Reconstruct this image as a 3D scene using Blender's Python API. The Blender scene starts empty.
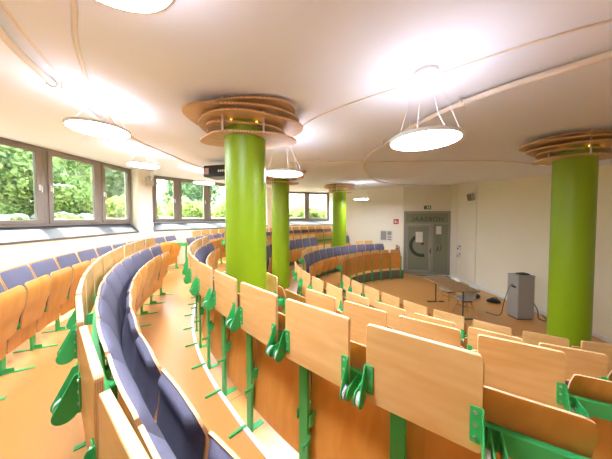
import bpy, bmesh, math, random
from mathutils import Vector, Matrix
random.seed(7)
C = bpy.context.scene.collection
EYE = 2.7                     # eye height over the open front floor
PI = math.pi
rad = math.radians

# ------------------------------------------------------------------ materials
def lin(c):
    return tuple(((v/255)/12.92 if v/255 <= .04045 else ((v/255+.055)/1.055)**2.4) for v in c)+(1,)
class NT:
    def __init__(s, name):
        s.m = bpy.data.materials.new(name); s.m.use_nodes = True
        s.n = s.m.node_tree.nodes; s.l = s.m.node_tree.links
        s.b = s.n['Principled BSDF']; s.out = s.n['Material Output']
    def node(s, t, **k):
        n = s.n.new(t)
        for a, v in k.items():
            if a in n.inputs.keys(): n.inputs[a].default_value = v
            else: setattr(n, a, v)
        return n
    def link(s, a, b): s.l.new(a, b)
def plain(name, rgb, rough=.5, metal=0, noise=0, scale=8, spec=.5, bump=0, bscale=60):
    t = NT(name); c = lin(rgb)
    t.b.inputs['Base Color'].default_value = c
    t.b.inputs['Roughness'].default_value = rough
    t.b.inputs['Metallic'].default_value = metal
    t.b.inputs['Specular IOR Level'].default_value = spec
    tc = t.node('ShaderNodeTexCoord')
    if noise:
        nz = t.node('ShaderNodeTexNoise', Scale=scale, Detail=4.0)
        t.link(tc.outputs['Object'], nz.inputs['Vector'])
        mx = t.node('ShaderNodeMix', data_type='RGBA')
        mx.inputs['A'].default_value = tuple(v*(1-noise) for v in c[:3])+(1,)
        mx.inputs['B'].default_value = tuple(min(1, v*(1+noise)) for v in c[:3])+(1,)
        t.link(nz.outputs['Fac'], mx.inputs['Factor']); t.link(mx.outputs['Result'], t.b.inputs['Base Color'])
    if bump:
        nb = t.node('ShaderNodeTexNoise', Scale=bscale, Detail=3.0)
        t.link(tc.outputs['Object'], nb.inputs['Vector'])
        bp = t.node('ShaderNodeBump', Strength=bump, Distance=.01)
        t.link(nb.outputs['Fac'], bp.inputs['Height']); t.link(bp.outputs['Normal'], t.b.inputs['Normal'])
    return t.m
def wood(name, a, b, grain=(1, 6, 14), rough=.38, var=.12):
    t = NT(name); tc = t.node('ShaderNodeTexCoord'); oi = t.node('ShaderNodeObjectInfo')
    add = t.node('ShaderNodeVectorMath', operation='ADD')
    cmb = t.node('ShaderNodeCombineXYZ')
    mul = t.node('ShaderNodeMath', operation='MULTIPLY'); mul.inputs[1].default_value = 37.
    t.link(oi.outputs['Random'], mul.inputs[0])
    for i in range(3): t.link(mul.outputs[0], cmb.inputs[i])
    t.link(tc.outputs['Object'], add.inputs[0]); t.link(cmb.outputs[0], add.inputs[1])
    mp = t.node('ShaderNodeMapping'); mp.inputs['Scale'].default_value = grain
    t.link(add.outputs[0], mp.inputs['Vector'])
    nz = t.node('ShaderNodeTexNoise', Scale=1.3, Detail=5.0, Distortion=1.6)
    t.link(mp.outputs[0], nz.inputs['Vector'])
    wv = t.node('ShaderNodeTexWave', Scale=1.1, Distortion=5.0, Detail=2.0); wv.bands_direction = 'Z'
    t.link(mp.outputs[0], wv.inputs['Vector'])
    av = t.node('ShaderNodeMath', operation='MULTIPLY_ADD'); av.inputs[1].default_value = .07
    t.link(wv.outputs['Fac'], av.inputs[0]); t.link(nz.outputs['Fac'], av.inputs[2])
    cr = t.node('ShaderNodeValToRGB')
    cr.color_ramp.elements[0].position = .35; cr.color_ramp.elements[0].color = lin(a)
    cr.color_ramp.elements[1].position = .95; cr.color_ramp.elements[1].color = lin(b)
    t.link(av.outputs[0], cr.inputs[0])
    hs = t.node('ShaderNodeHueSaturation')
    mr = t.node('ShaderNodeMapRange'); mr.inputs['To Min'].default_value = 1-var; mr.inputs['To Max'].default_value = 1+var*.6
    t.link(oi.outputs['Random'], mr.inputs['Value']); t.link(mr.outputs[0], hs.inputs['Value'])
    t.link(cr.outputs[0], hs.inputs['Color']); t.link(hs.outputs[0], t.b.inputs['Base Color'])
    t.b.inputs['Roughness'].default_value = rough
    return t.m
def ply_edge(name):
    t = NT(name); tc = t.node('ShaderNodeTexCoord')
    wv = t.node('ShaderNodeTexWave', Scale=70.0, Distortion=.4); wv.bands_direction = 'Y'
    t.link(tc.outputs['Object'], wv.inputs['Vector'])
    mx = t.node('ShaderNodeMix', data_type='RGBA')
    mx.inputs['A'].default_value = lin((236, 196, 150)); mx.inputs['B'].default_value = lin((216, 160, 106))
    t.link(wv.outputs['Fac'], mx.inputs['Factor']); t.link(mx.outputs['Result'], t.b.inputs['Base Color'])
    t.b.inputs['Roughness'].default_value = .5
    return t.m
def emit(name, rgb, s):
    t = NT(name); t.b.inputs['Base Color'].default_value = lin(rgb)
    t.b.inputs['Emission Color'].default_value = lin(rgb); t.b.inputs['Emission Strength'].default_value = s
    return t.m
def glass(name, tint=(245, 252, 248), refl=.5, a=0.0, body=(120, 125, 115)):
    t = NT(name); tr = t.node('ShaderNodeBsdfTransparent'); tr.inputs['Color'].default_value = lin(tint)
    gl = t.node('ShaderNodeBsdfGlossy'); gl.inputs['Roughness'].default_value = .02
    fr = t.node('ShaderNodeFresnel', IOR=1.45); mx = t.node('ShaderNodeMixShader')
    mm = t.node('ShaderNodeMath', operation='MULTIPLY'); mm.inputs[1].default_value = refl
    t.link(fr.outputs[0], mm.inputs[0]); t.link(mm.outputs[0], mx.inputs[0])
    t.link(tr.outputs[0], mx.inputs[1]); t.link(gl.outputs[0], mx.inputs[2])
    last = mx
    if a:
        df = t.node('ShaderNodeBsdfDiffuse'); df.inputs['Color'].default_value = lin(body)
        m2 = t.node('ShaderNodeMixShader'); m2.inputs[0].default_value = a
        t.link(mx.outputs[0], m2.inputs[1]); t.link(df.outputs[0], m2.inputs[2]); last = m2
    t.link(last.outputs[0], t.out.inputs['Surface'])
    return t.m
def leaf_mat(name, c1, c2, scale=2.5):
    t = NT(name); tc = t.node('ShaderNodeTexCoord')
    nz = t.node('ShaderNodeTexNoise', Scale=scale, Detail=3.0); t.link(tc.outputs['Object'], nz.inputs['Vector'])
    g = t.node('ShaderNodeNewGeometry'); 
    ad = t.node('ShaderNodeMath', operation='MULTIPLY_ADD'); ad.inputs[1].default_value = .6
    t.link(g.outputs['Random Per Island'], ad.inputs[0])
    sb = t.node('ShaderNodeMath', operation='SUBTRACT'); sb.inputs[1].default_value = .3
    t.link(nz.outputs['Fac'], sb.inputs[0]); t.link(sb.outputs[0], ad.inputs[2])
    cr = t.node('ShaderNodeValToRGB'); cr.color_ramp.elements[0].color = lin(c1); cr.color_ramp.elements[1].color = lin(c2)
    cr.color_ramp.elements[0].position = .15; cr.color_ramp.elements[1].position = .8
    t.link(ad.outputs[0], cr.inputs[0])
    df = t.node('ShaderNodeBsdfDiffuse'); tl = t.node('ShaderNodeBsdfTranslucent'); mx = t.node('ShaderNodeMixShader')
    mx.inputs[0].default_value = .5
    t.link(cr.outputs[0], df.inputs[0]); t.link(cr.outputs[0], tl.inputs[0])
    t.link(df.outputs[0], mx.inputs[1]); t.link(tl.outputs[0], mx.inputs[2]); t.link(mx.outputs[0], t.out.inputs['Surface'])
    return t.m
def floor_mat():
    t = NT('linoleum'); tc = t.node('ShaderNodeTexCoord')
    nz = t.node('ShaderNodeTexNoise', Scale=.9, Detail=6.0); t.link(tc.outputs['Object'], nz.inputs['Vector'])
    n2 = t.node('ShaderNodeTexNoise', Scale=40., Detail=3.0); t.link(tc.outputs['Object'], n2.inputs['Vector'])
    mx = t.node('ShaderNodeMix', data_type='RGBA'); mx.inputs['A'].default_value = lin((212, 150, 76)); mx.inputs['B'].default_value = lin((224, 164, 92))
    t.link(nz.outputs['Fac'], mx.inputs['Factor'])
    m2 = t.node('ShaderNodeMix', data_type='RGBA', blend_type='MULTIPLY'); m2.inputs['Factor'].default_value = .12
    t.link(mx.outputs['Result'], m2.inputs['A']); t.link(n2.outputs['Fac'], m2.inputs['B'])
    t.link(m2.outputs['Result'], t.b.inputs['Base Color'])
    t.b.inputs['Roughness'].default_value = .3
    return t.m
M = dict(
    tablet=wood('beech_tablet', (230, 178, 104), (245, 208, 144), (1.2, 3, 6), .36, .07),
    seat=wood('beech_amber', (212, 144, 60), (232, 170, 86), (6, 3, 1.2), .3, .12),
    edge=ply_edge('plywood_edge'),
    disc=wood('disc_wood', (214, 174, 130), (234, 202, 162), (3, 3, 3), .5, .06),
    table=wood('table_wood', (152, 120, 84), (176, 144, 106), (8, 1.5, 3), .5, .02),
    legwood=wood('leg_wood', (196, 142, 84), (214, 164, 104), (3, 3, 1), .5, .02),
    fabric=plain('blue_grey_fabric', (106, 105, 122), .95, noise=.12, scale=70, spec=.2, bump=.25, bscale=400),
    green=plain('green_paint', (62, 186, 102), .35, noise=.04),
    screw=plain('steel_screw', (200, 205, 200), .3, .8),
    nylon=plain('white_nylon', (205, 205, 212), .5),
    lime=plain('lime_column_paint', (140, 172, 12), .42, noise=.03, scale=2),
    wall=plain('cream_wall', (242, 234, 214), .85, noise=.02, scale=3, bump=.05, bscale=90),
    ceil=plain('white_ceiling', (242, 244, 255), .9, noise=.015, scale=2),
    sill=plain('grey_sill', (88, 89, 95), .5, noise=.03),
    floor=floor_mat(),
    riser=plain('grey_riser', (120, 112, 104), .6, noise=.05),
    white=plain('white_paint', (238, 236, 230), .45),
    pipe=plain('cream_pipe', (236, 222, 208), .5),
    wframe=plain('bronze_window_frame', (142, 132, 123), .4, noise=.03, scale=3),
    dframe=plain('grey_door_frame', (158, 154, 140), .45, noise=.03, scale=3),
    glass=glass('window_glass'),
    dglass=glass('door_glass', (200, 210, 190), .6, .75, (160, 164, 140)),
    black=plain('black_plastic', (26, 25, 27), .45, noise=.1),
    dark=plain('dark_grey_print', (62, 66, 56), .6),
    red=plain('red_paint', (196, 52, 36), .35),
    maroon=plain('dark_red_print', (150, 46, 34), .5),
    paper=plain('white_paper', (228, 224, 212), .8),
    ink=plain('grey_ink', (150, 146, 136), .8),
    sgreen=plain('sign_green', (30, 120, 70), .4),
    lectern=plain('grey_laminate', (168, 164, 160), .5, noise=.02),
    shell=plain('white_shell', (225, 222, 216), .35),
    speaker=plain('speaker_grey', (182, 176, 168), .5),
    lamp=emit('lamp_diffuser', (228, 236, 255), 20.0),
    lampup=emit('lamp_uplight', (236, 238, 255), 2.1),
    bulb=emit('amber_bulb', (255, 200, 90), .6),
    ivy=leaf_mat('ivy_leaf', (84, 116, 56), (200, 214, 140), 1.6),
    hedge=leaf_mat('hedge_leaf', (92, 122, 62), (204, 216, 140)),
    tree=leaf_mat('tree_leaf', (92, 122, 84), (176, 196, 150)),
    soil=plain('soil', (110, 98, 80), .95, noise=.3, scale=5),
    stone=plain('grey_stone', (188, 182, 178), .9, noise=.2, scale=6, bump=.4, bscale=12),
    conc=plain('concrete', (170, 165, 156), .9, noise=.12, scale=3),
)

# ------------------------------------------------------------------ mesh builder
class MB:
    def __init__(s): s.v = []; s.f = []; s.mi = []
    def add(s, vs, fs, mi=0):
        o = len(s.v); s.v += [tuple(v) for v in vs]
        for k, f in enumerate(fs):
            s.f.append([i+o for i in f]); s.mi.append(mi[k] if isinstance(mi, list) else mi)
        return s
    def box(s, x0, x1, y0, y1, z0, z1, mi=0):
        v = [(x, y, z) for x in (x0, x1) for y in (y0, y1) for z in (z0, z1)]
        return s.add(v, [(0, 1, 3, 2), (4, 6, 7, 5), (0, 4, 5, 1), (2, 3, 7, 6), (0, 2, 6, 4), (1, 5, 7, 3)], mi)
    def hexa(s, b, t, mi=0):      # bottom loop, top loop
        n = len(b); v = list(b)+list(t)
        f = [tuple(range(n-1, -1, -1)), tuple(range(n, 2*n))]+[(i, (i+1) % n, n+(i+1) % n, n+i) for i in range(n)]
        return s.add(v, f, mi)
    def prism(s, pts, a, b, fn, mi=0, ms=None):   # 2D outline pushed from a to b; fn(u,v,w)->xyz
        n = len(pts); v = [fn(p[0], p[1], a) for p in pts]+[fn(p[0], p[1], b) for p in pts]
        if ms is None: ms = mi
        f = [tuple(range(n-1, -1, -1)), tuple(range(n, 2*n))]+[(i, (i+1) % n, n+(i+1) % n, n+i) for i in range(n)]
        return s.add(v, f, [mi, mi]+[ms]*n)
    def tube(s, pts, r, n=8, caps=True, mi=0):
        pts = [Vector(p) for p in pts]; rs = r if isinstance(r, list) else [r]*len(pts)
        rings = []; prev = None
        for i, p in enumerate(pts):
            d = (pts[min(i+1, len(pts)-1)]-pts[max(i-1, 0)]).normalized()
            if prev is None: a = d.orthogonal().normalized()
            else:
                a = (prev-d*prev.dot(d))
                a = a.normalized() if a.length > 1e-6 else d.orthogonal().normalized()
            prev = a; b = d.cross(a)
            rings.append([p+rs[i]*(a*math.cos(2*PI*k/n)+b*math.sin(2*PI*k/n)) for k in range(n)])
        v = [q for ring in rings for q in ring]; f = []
        for i in range(len(pts)-1):
            for k in range(n):
                f.append((i*n+k, i*n+(k+1) % n, (i+1)*n+(k+1) % n, (i+1)*n+k))
        if caps: f += [tuple(range(n-1, -1, -1)), tuple((len(pts)-1)*n+k for k in range(n))]
        return s.add(v, f, mi)
    def lathe(s, prof, n=32, c=(0, 0), mi=0):
        v = []; f = []
        for (r, z) in prof:
            for k in range(n): v.append((c[0]+r*math.cos(2*PI*k/n), c[1]+r*math.sin(2*PI*k/n), z))
        for i in range(len(prof)-1):
            for k in range(n): f.append((i*n+k, i*n+(k+1) % n, (i+1)*n+(k+1) % n, (i+1)*n+k))
        f += [tuple(range(n-1, -1, -1)), tuple((len(prof)-1)*n+k for k in range(n))]
        return s.add(v, f, mi)
    def mesh(s, name, mats, bevel=0, smooth=False, seg=1):
        me = bpy.data.meshes.new(name); me.from_pydata(s.v, [], s.f)
        for m in (mats if isinstance(mats, list) else [mats]): me.materials.append(m)
        me.polygons.foreach_set('material_index', s.mi)
        bm = bmesh.new(); bm.from_mesh(me)
        bmesh.ops.recalc_face_normals(bm, faces=bm.faces)
        if bevel:
            es = [e for e in bm.edges if len(e.link_faces) == 2 and e.calc_face_angle(0) > .6]
            bmesh.ops.bevel(bm, geom=es, offset=bevel, segments=seg, affect='EDGES', clamp_overlap=True)
        bm.to_mesh(me); bm.free()
        if smooth:
            me.polygons.foreach_set('use_smooth', [True]*len(me.polygons))
            me.set_sharp_from_angle(angle=rad(40))
        return me
def ob(name, me, parent=None, loc=None):
    o = bpy.data.objects.new(name, me); C.objects.link(o)
    if parent: o.parent = parent
    if loc: o.location = loc
    return o
def tag(o, label=None, cat=None, group=None, kind=None):
    if label: o['label'] = label
    if cat: o['category'] = cat
    if group: o['group'] = group
    if kind: o['kind'] = kind
    return o
def thing(name, label, cat, loc=(0, 0, 0), rz=0, group=None):
    o = bpy.data.objects.new(name, None); C.objects.link(o); o.location = loc; o.rotation_euler = (0, 0, rz)
    o.empty_display_size = .1
    return tag(o, label, cat, group)
def struct(name, me, parent=None):
    o = ob(name, me, parent)
    if not parent: o['kind'] = 'structure'
    return o
def copy_tree(o, parent=None):
    c = o.copy(); C.objects.link(c); c.parent = parent
    for ch in kids[o.name]: copy_tree(ch, c)
    return c
kids = {}
def index_tree(o, objs):
    kids[o.name] = [c for c in objs if c.parent == o]
    for c in kids[o.name]: index_tree(c, objs)

# ------------------------------------------------------------------ rows of seating
def clamp(v): return max(0, min(1, v))
ROWS = {
 'A': dict(c=(4.2, 6.3), R=lambda t: 8.48, h=-1.60, p=3.42),
 'B': dict(c=(4.2, 6.3), R=lambda t: 7.43+.09*clamp((228-t)/30), h=-1.60, p=3.82),
 'C': dict(c=(4.2, 6.3), R=lambda t: 6.59+.10*clamp((222-t)/30), h=-1.66, p=4.35),
 'D': dict(c=(4.2, 6.3), R=lambda t: 5.68, h=-1.97, p=5.10),
 'E': dict(c=(4.35, 6.15), R=lambda t: 4.65+.12*clamp((t-212)/30), h=-2.29, p=6.12),
 'F': dict(c=(4.5, 6.3), R=lambda t: 3.64+.32*clamp((t-212)/36), h=-2.61, p=7.35),
}
def pos(row, t, y=0.):
    q = ROWS[row]; a = rad(t); r = q['R'](t)-y
    return (q['c'][0]+r*math.cos(a), q['c'][1]+r*math.sin(a))
def rotz(row, t, d=1.0):
    a = pos(row, t-d); b = pos(row, t+d)
    return math.atan2(b[1]-a[1], b[0]-a[0])

def rrect(x0, x1, z0, z1, r, n=4):
    pts = []
    for cx, cz, a0 in ((x1-r, z1-r, 0), (x0+r, z1-r, 90), (x0+r, z0+r, 180), (x1-r, z0+r, 270)):
        for k in range(n+1):
            a = rad(a0+90*k/n); pts.append((cx+r*math.cos(a), cz+r*math.sin(a)))
    return pts
XZ = lambda u, v, w: (u, w, v)      # outline in x-z, thickness in y
YZ = lambda u, v, w: (w, u, v)      # outline in y-z, thickness in x

def prof_at(prof, z):
    for (z0, y0), (z1, y1) in zip(prof, prof[1:]):
        if z0 <= z <= z1:
            k = (z-z0)/(z1-z0); k = k*k*(3-2*k)*.5+k*.5
            return y0+(y1-y0)*k
    return prof[-1][1] if z > prof[-1][0] else prof[0][1]
def shell(prof, z0, z1, w, t0, t1, r, crown=0, puff=0, nz=14, nu=8, mi=0, ms=1, w_low=None):
    """curved panel: y from profile, spans offsets t0..t1 along y; puff domes the t1 side"""
    mb = MB(); v = []; H = z1-z0
    def row(z, side):
        d = min(z-z0, z1-z); hw = w/2
        if w_low: hw = (w_low+(w-w_low)*clamp((z-z0)/(H*.5)))/2
        if d < r: hw -= r-math.sqrt(max(0, r*r-(r-d)**2))
        out = []
        for k in range(nu+1):
            u = -1+2*k/nu; x = u*hw
            y = prof_at(prof, z)+crown*(u*u)
            if side:
                e = min(1, max(0, 1-abs(u))/.18, d/(.05)) if puff else 1
                y += (t0+(t1-t0)*(math.sqrt(max(0, 1-(1-e)**2)) if puff else 1))
            else: y += t0
            out.append((x, y, z))
        return out
    zs = [z0+H*i/nz for i in range(nz+1)]
    ex = r*.3
    zs = sorted(set([z0, z0+ex*.4, z0+ex, z1-ex, z1-ex*.4, z1]+zs[1:-1]))
    A = [row(z, 0) for z in zs]; B = [row(z, 1) for z in zs]; n = nu+1; m = len(zs)
    v = [p for r_ in A for p in r_]+[p for r_ in B for p in r_]; o = n*m; f = []; mm = []
    for i in range(m-1):
        for k in range(nu):
            f.append((i*n+k, i*n+k+1, (i+1)*n+k+1, (i+1)*n+k)); mm.append(mi)
            f.append((o+i*n+k, o+(i+1)*n+k, o+(i+1)*n+k+1, o+i*n+k+1)); mm.append(mi)
        f.append((i*n, (i+1)*n, o+(i+1)*n, o+i*n)); mm.append(ms)
        f.append((i*n+nu, o+i*n+nu, o+(i+1)*n+nu, (i+1)*n+nu)); mm.append(ms)
    for k in range(nu):
        f.append((k, o+k, o+k+1, k+1)); mm.append(ms)
        a = (m-1)*n; f.append((a+k, a+k+1, o+a+k+1, o+a+k)); mm.append(ms)
    mb.add(v, f, mm); return mb

def disc_x(mb, y, z, r, x0, x1, n=16, mi=0):
    return mb.prism([(y+r*math.cos(2*PI*k/n), z+r*math.sin(2*PI*k/n)) for k in range(n)], x0, x1, YZ, mi)
def teardrop(y_face, ztop, yc, zc, r, zlow, n=10):
    pts = [(y_face, zlow), (y_face, ztop), (y_face-.016, ztop-.004)]
    for k in range(n+1):
        a = rad(165+k*(330-165)/n)
        pts.append((yc+r*math.cos(a), zc+r*math.sin(a)))
    return pts

def tablet_proto(w, screws=True):
    root = bpy.data.objects.new('writing_tablet', None); C.objects.link(root)
    out = [root]; hw = w/2
    mb = MB().prism(rrect(-hw, hw, .83, 1.18, .016, 3), -.011, .011, XZ, 0, 1)
    p = ob('tabletop', mb.mesh('tabletop', [M['tablet'], M['edge']], .002), root); out.append(p)
    for sx in (-1, 1):
        x = sx*(hw-.002); mb = MB()
        a, b = sorted((x, x-sx*.034)); mb.prism(rrect(a, b, .87, 1.0, .006, 2), -.017, -.0112, XZ)
        a, b = sorted((x, x+sx*.006)); mb.prism(teardrop(-.011, 1.0, -.054, .860, .036, .848), a, b, YZ)
        arm = ob('hinge_arm', mb.mesh('hinge_arm', M['green'], .0015), root); out.append(arm)
        for z in (.89, .935, .98) if screws else ():
            disc = [(x-sx*.018+.006*math.cos(2*PI*k/8), z+.006*math.sin(2*PI*k/8)) for k in range(8)]
            out.append(ob('screw', MB().prism(disc, -.0205, -.0165, XZ).mesh('screw', M['screw'], 0), arm))
        mb = MB(); a, b = sorted((x+sx*.006, x+sx*.022)); disc_x(mb, -.054, .860, .030, a, b, 20)
        out.append(ob('hinge_disc', mb.mesh('hinge_disc', M['nylon'], .002, True), arm))
    index_tree(root, out); return root, out
BACK = [(.14, .105), (.35, .120), (.60, .155), (.80, .130), (1.04, .060)]
SEAT = [(.36, .200), (.50, .222), (.68, .270), (.80, .284), (.89, .256)]
def seat_proto(w, wb=.475, dz=0.):
    root = bpy.data.objects.new('tip_up_seat', None); C.objects.link(root); out = [root]
    b = ob('backrest', shell(BACK, .14, 1.03, wb, 0, .012, .03, crown=.006).mesh('backrest', [M['seat'], M['edge']], 0, True), root); out.append(b)
    out.append(ob('backrest_cushion', shell(BACK, .50-dz, 1.018, wb-.016, .0121, .042, .035, crown=.006, puff=1).mesh('backrest_cushion', [M['fabric'], M['fabric']], 0, True), b))
    s = ob('seat', shell(SEAT, .37, .885, w, 0, .012, .05, crown=-.004, w_low=w-.05).mesh('seat', [M['seat'], M['edge']], 0, True), root); out.append(s)
    mb = shell(SEAT, .382, .876, w-.022, -.0005, -.042, .05, crown=-.004, puff=1, w_low=w-.08)
    out.append(ob('seat_cushion', mb.mesh('seat_cushion', [M['fabric'], M['fabric']], 0, True), s))
    s.location.z = -dz
    for sx in (-1, 1):
        x = sx*(w/2-.02)
        mb = MB().prism([(.082, .40), (.082, .46), (.14, .47), (.20, .46), (.212, .42), (.20, .385), (.14, .385)], x-.003, x+.003, YZ)
        disc_x(mb, .188, .425, .020, min(x, x+sx*.014), max(x, x+sx*.014), 12)
        h_ = ob('seat_hinge', mb.mesh('seat_hinge', M['green'], 0), root); h_.location.z = -dz; out.append(h_)
    index_tree(root, out); return root, out

def post_mesh(row, foot, low):
    mb = MB().box(-.034, .034, .076, .098, low, .885)
    mb.box(.028, .050, .078, .092, .30, .35); mb.box(.044, .052, .020, .078, .315, .335); mb.box(.040, .056, .014, .022, .307, .343)
    mb.box(-.006, .006, .080, .200, .41, .44)
    return mb.mesh('post', M['green'], .002)
def foot_mesh(row, low):
    mb = MB()
    if row in 'AB': mb.box(-.02, .02, -.08, .32, low, low+.008); mb.box(-.004, .004, .08, .17, low+.008, low+.05)
    elif row == 'C': mb.box(-.010, .010, -.09, .05, low+.056, low+.072); mb.box(-.025, .025, .05, .20, low, low+.008)
    else: mb.box(-.035, .035, .035, .22, low, low+.008)
    return mb.mesh('foot_plate', M['green'], .001)
def rail_mesh(L):
    h = L/2
    mb = MB().box(-h, h, .045, .051, .815, .900).box(-h, h, .051, .074, .894, .900).box(-h, h, .051, .074, .815, .821)
    return mb.mesh('rail', M['green'], .0012)
def bracket_mesh(w, L):
    mb = MB()
    for sx in (-1, 1):      # seen from the post: the plates beside it
        x = sx*(L/2-w/2-.024)
        pts = [(.045, .898), (.045, .82), (-.03, .828)]
        for k in range(9):
            a = rad(290-k*(290-100)/8); pts.append((-.054+.034*math.cos(a), .860+.034*math.sin(a)))
        a, b = sorted((x, x+sx*-.006)); mb.prism(pts, a, b, YZ)
    mb.box(-.03, .03, .05, .078, .825, .89)
    return mb.mesh('hinge_bracket', M['green'], .001)

ORD = ['first', 'second', 'third', 'fourth', 'fifth', 'sixth', 'seventh', 'eighth', 'ninth', 'tenth', 'eleventh', 'twelfth', 'thirteenth', 'fourteenth']
RN = {'A': 'outermost row under the windows', 'B': 'second row in from the windows', 'C': 'third row in from the windows',
      'D': 'fourth row in from the windows', 'E': 'fifth row in from the windows', 'F': 'innermost desk row'}
W_TAB = .415
def shift(row, side, t):
    """seats and posts of the third row spread a little wider than its tablets close to the camera"""
    if (row, side) != ('C', 'near') or t < 224.4: return 0
    P_ = [(224.4, 0), (228.8, .9), (233.1, 1.4), (237.4, 2.3), (241.8, 3.0)]
    for (a, b), (c, d) in zip(P_, P_[1:]):
        if a <= t <= c: return b+(d-b)*(t-a)/(c-a)
    return 3.0
# block: (row, side word, first gap angle, bays, aisle_first, missing tablets, missing seats, folded down tablets)
BL = [
 ('A', 'near', 215.2, 12, False, set(range(12)), set(), set()),
 ('B', 'near', 238.2, 12, False, set(), set(), set()),
 ('B', 'far', 182.0, 8, True, set(), set(), {0}),
 ('C', 'near', 237.45, 12, False, set(), set(), set()),
 ('C', 'far', 176.0, 14, True, set(), set(), set()),
 ('D', 'near', 252.5, 13, False, {0, 1, 6}, set(), set()),
 ('D', 'far', 172.0, 12, True, set(), {8, 9, 10}, set()),
 ('E', 'near', 253.0, 11, False, set(), set(), set()),
 ('E', 'far', 165.6, 11, True, {5, 6, 7, 10}, set(), set()),
 ('F', 'near', 257.2, 9, False, set(), set(), set()),
 ('F', 'far', 157.8, 8, True, set(), set(), set()),
]
PITCH = {('F', 'far'): 7.8}
protos = {}; used = {}
LOW = {'A': -.05, 'B': -.05, 'C': -.045, 'D': -.055, 'E': -.055, 'F': -.09}
TW = {'A': .415, 'B': .425, 'C': .415, 'D': .41, 'E': .405, 'F': .40}
SW = {'A': .46, 'B': .44, 'C': .45, 'D': .45, 'E': .44}
def stamp(key, maker, loc, rz, label, cat, group):
    if key not in protos:
        protos[key] = maker(); o = protos[key][0]
    else: o = copy_tree(protos[key][0])
    o.location = loc; o.rotation_euler = (0, 0, rz); tag(o, label, cat, group); return o
for (row, side, g0, n, aisle_first, miss_t, miss_s, down) in BL:
    p = PITCH.get((row, side), ROWS[row]['p']); q = ROWS[row]; z = q['h']+EYE
    Lt = 2*q['R'](g0-p*n/2)*math.sin(rad(p/2)); Lr = Lt*(1-.035/q['R'](g0))
    zone = 'near block' if side == 'near' else 'far block'
    fr = thing('seating_frame', ('green steel frame of the %s, %s' % (RN[row], zone)), 'seating frame',
               (*pos(row, g0-p*n/2), z), 0, None)
    inv = Vector(fr.location)
    pm = post_mesh(row, 1, LOW[row]); fm = foot_mesh(row, LOW[row]); rm = rail_mesh(Lr); bm_ = bracket_mesh(W_TAB if False else TW[row], Lt)
    def put(name, me, t):
        o = ob(name, me, fr); x, y = pos(row, t); o.location = (x-inv.x, y-inv.y, 0); o.rotation_euler = (0, 0, rotz(row, t)); return o
    for i in range(n+1):
        t = g0-p*i
        po = put('post', pm, t+shift(row, side, t))
        fo = bpy.data.objects.new('foot_plate', fm); C.objects.link(fo); fo.parent = po
        if row != 'A': put('hinge_bracket', bm_, t)
        if (row, side, i) == ('C', 'near', 0):      # open rail end beyond the last tablet
            k_ = MB().box(-.02, .40, .045, .051, .815, .900).box(-.02, .40, .051, .074, .894, .900).box(.37, .40, .02, .09, .80, .955)
            e_ = put('rail', k_.mesh('rail', M['green'], .003), t); e_.rotation_euler = (0, 0, rotz(row, t+1.5)); ob('bolt', MB().prism([(.385+.009*math.cos(2*PI*k/10), .85+.009*math.sin(2*PI*k/10)) for k in range(10)], .012, .0199, XZ).mesh('bolt', M['screw']), e_)
    for i in range(n):
        t = g0-p*(i+.5)
        k = i if aisle_first else n-1-i
        if row != 'A': put('rail', rm, t)
        x, y = pos(row, t); rz = rotz(row, t)
        if i not in miss_t:
            w = TW[row]
            o = stamp(('t', row), lambda: tablet_proto(w, row in 'BCD'), (x, y, z), rz,
                  'beech writing tablet, %s from the aisle, %s, %s' % (ORD[k], RN[row], zone), 'folding desk', 'folding tablets on the curved rows')
            if i in down:
                o['label'] = 'pale beech writing tablet lowered flat at the aisle end of the far second row'
                piv = Matrix.Translation((0, -.054, .860)); R_ = Matrix.Rotation(rad(88), 4, 'X')
                o.matrix_world = Matrix.Translation((x, y, z)) @ Matrix.Rotation(rz, 4, 'Z') @ piv @ R_ @ piv.inverted()
        if row != 'F' and i not in miss_s:
            w = SW[row]
            ga, gb = t-p/2, t+p/2; ga += shift(row, side, ga); gb += shift(row, side, gb)
            xs, ys = pos(row, (ga+gb)/2)
            low = row in 'DE' and side == 'far'
            o = stamp(('s', row, low), lambda: seat_proto(w, .475, .22 if low else 0), (xs, ys, z), rotz(row, (ga+gb)/2),
                  'blue padded tip-up seat, %s from the aisle, %s, %s' % (ORD[k], RN[row], zone), 'seat', 'tip-up seats on the curved rows')
            o.scale = ((gb-ga)/p, 1, 1)
        if row == 'F':
            key = ('panel', side)
            if key not in protos:
                w = 2*(q['R'](150)-.11)*math.sin(rad(p/2))-.02
                protos[key] = MB().prism(rrect(-w/2, w/2, .38, 1.06, .008, 2), .092, .107, XZ, 0, 1).mesh('panel', [M['seat'], M['edge']], .001)
            o = ob('modesty_panel', protos[key]); o.location = (x, y, z); o.rotation_euler = (0, 0, rz)
            tag(o, 'upright beech front panel, %s from the aisle, %s, %s' % (ORD[k], RN[row], zone), 'desk front panel', 'front panels of the innermost row')

# ------------------------------------------------------------------ tiers and floors
def clip(me, planes):
    bm = bmesh.new(); bm.from_mesh(me)
    for co, no in planes:
        g = bm.verts[:]+bm.edges[:]+bm.faces[:]
        r = bmesh.ops.bisect_plane(bm, geom=g, plane_co=co, plane_no=no, clear_outer=True)
        bmesh.ops.holes_fill(bm, edges=[e for e in r['geom_cut'] if isinstance(e, bmesh.types.BMEdge)], sides=0)
    bmesh.ops.recalc_face_normals(bm, faces=bm.faces)
    bm.to_mesh(me); bm.free(); return me
def line_plane(a, b, off=0, left=True):   # keep the room side (right of a->b walking clockwise from the left wall)
    d = Vector((b[0]-a[0], b[1]-a[1])).normalized(); n = Vector((-d.y, d.x))
    return ((a[0]+n.x*off, a[1]+n.y*off, 0), (n.x, n.y, 0))
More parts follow.
